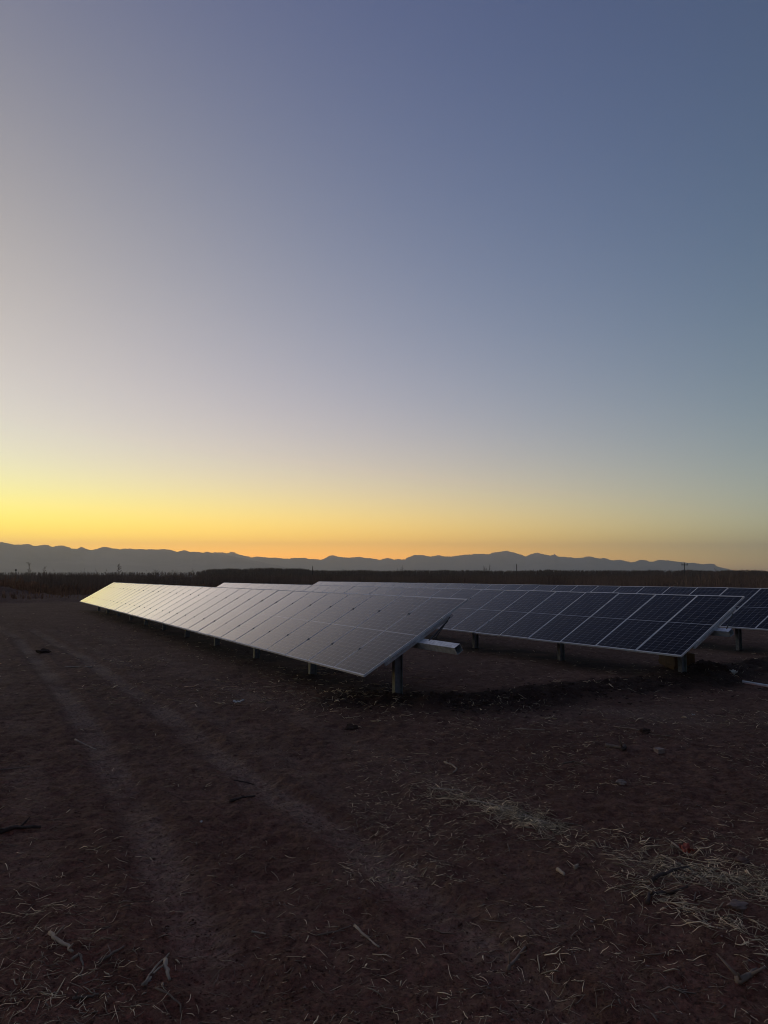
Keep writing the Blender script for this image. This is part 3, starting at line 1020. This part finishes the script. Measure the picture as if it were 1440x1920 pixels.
def pebble_scatter(name, P, r0, r1, mat, label, seed):
    r = np.random.default_rng(seed)
    ico = bmesh.new(); bmesh.ops.create_icosphere(ico, subdivisions=1, radius=1)
    V0 = np.array([v.co[:] for v in ico.verts]); F0 = np.array([[v.index for v in f.verts] for f in ico.faces]); ico.free()
    n = len(P); s = r0 + (r1 - r0) * r.beta(1, 4, n)
    jit = r.uniform(.65, 1.2, (n, len(V0), 1))
    a = r.uniform(0, 6.28, n); c, sn = np.cos(a), np.sin(a)
    V = V0[None] * jit * s[:, None, None] * np.stack([r.uniform(.8, 1.5, n), r.uniform(.6, 1, n), r.uniform(.25, .6, n)], -1)[:, None]
    X = V[..., 0] * c[:, None] - V[..., 1] * sn[:, None] + P[:, 0][:, None]; Y = V[..., 0] * sn[:, None] + V[..., 1] * c[:, None] + P[:, 1][:, None]
    Z = V[..., 2] + height(P[:, 0], P[:, 1])[:, None] + s[:, None] * .15
    F = (F0[None] + (np.arange(n) * len(V0))[:, None, None]).reshape(-1, 3)
    o = link(name, np_mesh(name, np.stack([X, Y, Z], -1).reshape(-1, 3), F), mat); tag(o, label, None, kind='stuff')


P5 = np.vstack([polar_pts(1500, 150, 760, 1150, 1340, 61, -.05), polar_pts(1300, 600, 1500, 1180, 1360, 62, -.05), polar_pts(500, -60, 300, 1140, 1300, 63, .05)])
straw_obj("stubble_litter", P5, .05, .40, .005, .011, M_STRAW, "broken pieces of stubble between the wheel tracks and the panels", 64, .12, .02)
r_ = np.random.default_rng(50)
bp = np.array(BERM); i_ = r_.integers(0, len(bp) - 1, 3000); f_ = r_.uniform(0, 1, 3000)[:, None]
PB = bp[i_] * (1 - f_) + bp[i_ + 1] * f_ + r_.normal(0, .6, (3000, 2))
pebble_scatter("soil_clods", PB, .005, .06, M_DCLOD, "dark loose clods of freshly turned soil piled in front of the row ends", 51)
pebble_scatter("small_clods", np.vstack([polar_pts(16000, -80, 1500, 1240, 1950, 52), polar_pts(9000, -80, 1500, 1230, 1950, 57, .08), polar_pts(2500, 100, 1500, 1160, 1330, 53)]), .003, .015, M_SOIL, "small reddish crumbs of soil on the bare ground", 54)
pebble_scatter("pebbles", polar_pts(700, -80, 1500, 1200, 1950, 55), .004, .016, M_STONE, "small pale pebbles strewn over the soil", 56)


# ------------------------------------------------------------------ things one can point at on the soil
def stick(name, pts, r, mat, label, cat, knobs=0, group=None, lift=.0, part=None):
    """a bent stick through ground points given as photo pixels"""
    W3 = [G(*p) for p in pts]
    b = W3[0].copy()
    path = []
    for i, p in enumerate(W3):
        path.append(Vector((p.x, p.y, zat(p.x, p.y) + r * .8 + (lift if 0 < i < len(W3) - 1 else 0))))
    fine = []
    rr = random.Random(int(pts[0][0]) * 7 + int(pts[0][1]))
    for p, q in zip(path[:-1], path[1:]):
        for k in range(4):
            f = k / 4; v = p.lerp(q, f)
            fine.append(v + Vector((rr.gauss(0, 1), rr.gauss(0, 1), rr.gauss(0, .4))) * r * .35)
    fine.append(path[-1])
    n = len(fine)
    rad = [r * (1.1 - .45 * k / (n - 1)) * rr.uniform(.88, 1.12) for k in range(n)]
    o0 = Vector((fine[0].x, fine[0].y, fine[0].z))
    m = MB().tube([v - o0 for v in fine], rad, 7)
    for k in range(knobs):
        q = rr.randrange(1, n - 1); d = Vector((rr.gauss(0, 1), rr.gauss(0, 1), abs(rr.gauss(0, .6)))).normalized()
        m.tube([fine[q] - o0, fine[q] - o0 + d * r * rr.uniform(4, 9)], [r * .6, r * .25], 5)
    o = link(name, m.mesh(name, True), mat)
    o.location = o0
    tag(o, label, cat, group)
    return o


stick("stick", [(140, 1391), (160, 1394), (181, 1402)], .011, M_STALK, "pale straight stick lying across the left wheel track", "stick")
stick("dry_stalk", [(268, 1855), (292, 1826), (317, 1793)], .0075, M_STALK, "longer of two pale stalks forming a narrow wedge at the bottom left", "stalk")
stick("dry_stalk", [(272, 1853), (290, 1836), (306, 1822)], .006, M_STALK, "shorter pale stalk lying close beside the long one at bottom left", "stalk")
stick("dry_leaf", [(308, 1814), (313, 1828), (318, 1845)], .012, M_STALK, "grey-green dry leaf blade touching the tip of the wedge of stalks", "leaf")
stick("stick", [(92, 1768), (112, 1783), (136, 1799)], .012, M_STALK, "thick pale broken stick at the edge of the straw in the lower left corner", "stick", 2)
stick("twig", [(135, 1812), (148, 1802), (156, 1815)], .008, M_STALK, "short bent pale twig just past the end of the thick broken stick", "twig", 1)
stick("twig", [(186, 1806), (208, 1797), (233, 1791)], .009, M_TWIG, "straight brown twig right of the lower left straw", "twig", 1)
stick("twig", [(136, 1876), (160, 1872), (185, 1868)], .009, M_TWIG, "grey twig with side shoots near the bottom left corner", "twig", 3)
stick("twig", [(292, 1862), (316, 1872), (338, 1886), (340, 1898)], .006, M_TWIG, "curved brown twig below the two pale stalks", "twig")
stick("dry_stalk", [(663, 1738), (688, 1758), (711, 1778)], .0085, M_STALK, "pale straight stalk in the lower middle, sloping down to the right", "stalk")
stick("dry_stalk", [(597, 1755), (630, 1747), (658, 1738)], .005, M_TWIG, "thin dull stalk meeting the upper end of the pale sloping stalk", "stalk")
stick("dry_stalk", [(470, 1757), (485, 1757), (498, 1761)], .006, M_STALK, "short pale stalk left of the lower middle", "stalk")
stick("branch", [(1222, 1661), (1250, 1650), (1272, 1640), (1292, 1635)], .014, M_BARK, "thick dark branch lying in the straw below the red scrap", "branch", 1)
stick("root", [(1213, 1702), (1215, 1690), (1235, 1684), (1262, 1684), (1290, 1680)], .014, M_BARK, "dark hooked root under the thick dark branch", "root", 2)
stick("branch", [(1136, 1405), (1155, 1407), (1172, 1409)], .024, M_TWIG, "stubby grey-brown branch with a knob at its right end", "branch", 2)
stick("knot", [(1168, 1411), (1171, 1405)], .03, M_BARK, "dark knobby lump of wood at the end of the stubby branch", "wood chunk")
stick("stick", [(1150, 1366), (1190, 1372), (1225, 1381), (1256, 1386)], .010, M_TWIG, "long thin stick lying nearly level right of centre, dark clod on it", "stick", 2)
stick("stick", [(965, 1369), (990, 1371), (1022, 1373)], .008, M_STALK, "thin pale straight stick left of the long level one", "stick")
stick("twig", [(833, 1433), (848, 1439), (856, 1446), (849, 1452)], .011, M_STALK, "pale twig hooked over at its right end, near the middle of the soil", "twig")
stick("twig", [(1053, 1437), (1075, 1434), (1110, 1442)], .008, M_TWIG, "pale arched twig right of the hooked one", "twig", lift=.02)
stick("dry_stalk", [(1260, 1590), (1280, 1600), (1300, 1613)], .008, M_STALK, "stiff pale stalk just above the red scrap", "stalk")
stick("dry_stalk", [(1240, 1610), (1290, 1634), (1325, 1661), (1336, 1670)], .007, M_STALK, "long straw stalk crossing the thick dark branch", "stalk")
stick("wood_chip", [(1046, 1637), (1058, 1649)], .014, M_STALK, "pale wood chip lying at the left end of the right straw band", "wood chip")
stick("wood_chip", [(1079, 1637), (1084, 1627)], .012, M_STALK, "small upright pale wood chip right of the other chip", "wood chip")
stick("twig", [(951, 1815), (964, 1802), (985, 1788)], .010, M_TWIG, "dark brown crooked twig at the bottom, right of centre", "twig", 2)
stick("branch", [(1382, 1846), (1400, 1840), (1420, 1829)], .018, M_TWIG, "forked brown branch at the bottom right corner", "branch", 3)
stick("stick", [(437, 1464), (458, 1462), (480, 1463)], .008, M_BARK, "dark flat stick between the two wheel tracks", "stick")
stick("branch", [(432, 1508), (452, 1503), (478, 1495)], .013, M_BARK, "dark rough branch below the flat dark stick", "branch", 2)
stick("branch", [(-8, 1572), (30, 1562), (76, 1558)], .018, M_BARK, "long black branch running in from the left edge", "branch", 3)
stick("dry_stalk", [(-6, 1447), (25, 1444), (56, 1441)], .007, M_TWIG, "thin brown stalk at the left edge beside the wheel track", "stalk")
stick("twig", [(875, 1505), (920, 1510), (985, 1533), (1030, 1548)], .009, M_STALK, "long curved stem running through the upper band of straw", "twig")
stick("twig", [(800, 1480), (860, 1484), (900, 1500)], .008, M_STALK, "pale bowed stem at the upper left end of the straw band", "twig")


def lump(name, px, py, sx, sy, sz, mat, label, cat, seed, rough=.25, sub=3, rz=0.):
    c = G(px, py); bm = bmesh.new(); bmesh.ops.create_icosphere(bm, subdivisions=sub, radius=1)
    V = np.array([v.co[:] for v in bm.verts])
    d = 1 + rough * fbm(V[:, 0] * 1.7 + seed, V[:, 1] * 1.7 + V[:, 2] * 2.1, 4, seed) * 1.6
    for v, k in zip(bm.verts, d): v.co = Vector((v.co.x * sx * k, v.co.y * sy * k, v.co.z * sz * k))
    me = bpy.data.meshes.new(name); bm.to_mesh(me); bm.free()
    o = link(name, me, mat); o.location = (c.x, c.y, zat(c.x, c.y) + sz * .45); o.rotation_euler.z = rz
    tag(o, label, cat); return o


lump("soil_clod", 81, 1226, .17, .12, .07, M_DCLOD, "big black clod lying at the left edge of the wheel tracks", "clod", 3, .5)
lump("soil_clod", 660, 1367, .085, .06, .045, M_DCLOD, "dark clod of soil below the first row's near corner", "clod", 5, .5)
lump("soil_clod", 1210, 1378, .06, .05, .05, M_DCLOD, "dark clod resting on the long level stick", "clod", 7, .5)
lump("stone", 1384, 1713, .065, .045, .022, M_STONE, "flat pinkish stone in the straw near the right edge", "stone", 9, .35, rz=.3)
lump("stone", 1393, 1627, .05, .04, .03, M_CLOD, "brown stone in the straw right of the red scrap", "stone", 13, .4)
lump("stone", 1165, 1476, .05, .04, .03, M_BRICK, "small rounded brown stone on the soil right of centre", "stone", 14, .3)


def put_box(name, px, py, sx, sy, sz, mat, label, cat, rz=0., rough=.0):
    c = G(px, py); bm = bmesh.new(); bmesh.ops.create_cube(bm, size=1)
    bmesh.ops.scale(bm, vec=(sx, sy, sz), verts=bm.verts)
    bmesh.ops.bevel(bm, geom=bm.edges[:], offset=min(sx, sy, sz) * .08, segments=1, affect='EDGES')
    if rough:
        bmesh.ops.subdivide_edges(bm, edges=bm.edges[:], cuts=2)
        for v in bm.verts: v.co += Vector((random.gauss(0, rough), random.gauss(0, rough), random.gauss(0, rough)))
    me = bpy.data.meshes.new(name); bm.to_mesh(me); bm.free()
    o = link(name, me, mat); o.location = (c.x, c.y, zat(c.x, c.y) + sz * .42); o.rotation_euler = (random.gauss(0, .04), random.gauss(0, .04), rz)
    tag(o, label, cat); return o


put_box("brick_piece", 1236, 1414, .085, .10, .055, M_BRICK, "broken piece of brick standing on the soil right of the stubby branch", "brick", .2, .002)
put_box("board", 147, 1251, .62, .085, .022, M_BOARD, "flat weathered board lying in the left wheel tracks", "board", .02, .0015)


def crumple(name, px, py, sx, sy, amp, mat, label, cat, seed, lift=.02):
    c = G(px, py); n = 9; V = []; F = []
    for i in range(n):
        for j in range(n):
            u, v = i / (n - 1) - .5, j / (n - 1) - .5
            e = 1 + .35 * float(vnoise(np.array(u * 6 + seed), np.array(v * 6), seed))
            V.append((u * sx * e, v * sy * e, amp * float(fbm(np.array(u * 5.0 + seed), np.array(v * 5.0), 3, seed)) + amp * .5 + abs(u) * amp * .8))
    for i in range(n - 1):
        for j in range(n - 1): F.append((i * n + j, i * n + j + 1, (i + 1) * n + j + 1, (i + 1) * n + j))
    me = bpy.data.meshes.new(name); me.from_pydata(V, [], F); me.update()
    o = link(name, me, mat); o.location = (c.x, c.y, zat(c.x, c.y) + lift); o.rotation_euler.z = seed
    md = o.modifiers.new("thickness", 'SOLIDIFY'); md.thickness = .0015
    tag(o, label, cat); return o


crumple("paper_scrap", 447, 1325, .16, .10, .05, M_PAPER, "crumpled white scrap on the soil left of the first row's near corner", "litter", 3)
crumple("plastic_scrap", 1377, 1277, .14, .10, .09, M_PAPER, "curled pale scrap beside the left end of the pale pipe", "litter", 5, .02)
crumple("red_scrap", 1288, 1613, .10, .08, .05, M_RED, "torn red plastic scrap half buried in the straw", "litter", 8, .025)
crumple("paper_scrap", 377, 1553, .035, .02, .012, M_PAPER, "tiny white scrap in the left half of the soil", "litter", 11, .01)
crumple("paper_scrap", 1300, 1312 + 30, .05, .03, .02, M_PAPER, "small pale scrap on the soil below the pale pipe", "litter", 15, .01)

# pale pipe lying on the soil at the right edge
A, B = G(1393, 1284), G(1393 + 150, 1284 + 23)
A.z = zat(A.x, A.y) + .03; B.z = zat(B.x, B.y) + .03
pm = MB(); d = (B - A); nseg = 14
outer = []; R1, R2 = .027, .022
m = MB().tube([Vector((0, 0, 0)), d], R1, 14, False)
b0 = len(m.v); m.tube([Vector((0, 0, 0)), d], R2, 14, False)
for e in (0, 14):
    for k in range(14):
        q = (k + 1) % 14; m.f.append((e + k, e + q, b0 + e + q, b0 + e + k))
o = link("pipe", m.mesh("pipe", True), M_PIPE); o.location = A
tag(o, "pale plastic pipe lying on the soil at the right edge", "pipe")

# wooden crate behind the middle row's first post
c0 = G(1266, 1263); c1 = G(1236, 1248)
root = empty("wooden_crate", (c0.x, c0.y, zat(c0.x, c0.y) - .02), (0, 0, math.atan2(-(c1.x - c0.x), (c1.y - c0.y))))
tag(root, "yellow wooden crate standing behind the first post of the middle row", "crate")
ln = (c1 - c0).length; wd = .42; hh = .38
nb = 6
pl = MB().box(0, .018, 0, ln / nb - .008, 0, hh).mesh("plank")
for k in range(nb):
    link("plank", pl, M_CRATE, root).location = (0, k * ln / nb + .004, random.uniform(-.004, .004))
    link("plank", pl, M_CRATE, root).location = (wd - .018, k * ln / nb + .004, 0)
pe = MB().box(0, wd / 4 - .008, -.02, -.002, 0, hh).mesh("plank")
for k in range(4):
    link("plank", pe, M_CRATE, root).location = (k * wd / 4 + .004, 0, 0)
    link("plank", pe, M_CRATE, root).location = (k * wd / 4 + .004, ln + .022, 0)
link("rail", MB().box(-.022, -.001, -.02, ln + .02, .05, .10).mesh("rail"), M_CRATE, root)
link("rail", MB().box(-.022, -.001, -.02, ln + .02, hh - .10, hh - .05).mesh("rail"), M_CRATE, root)
link("floor_board", MB().box(.02, wd - .02, 0, ln, .02, .038).mesh("floor_board"), M_CRATE, root)
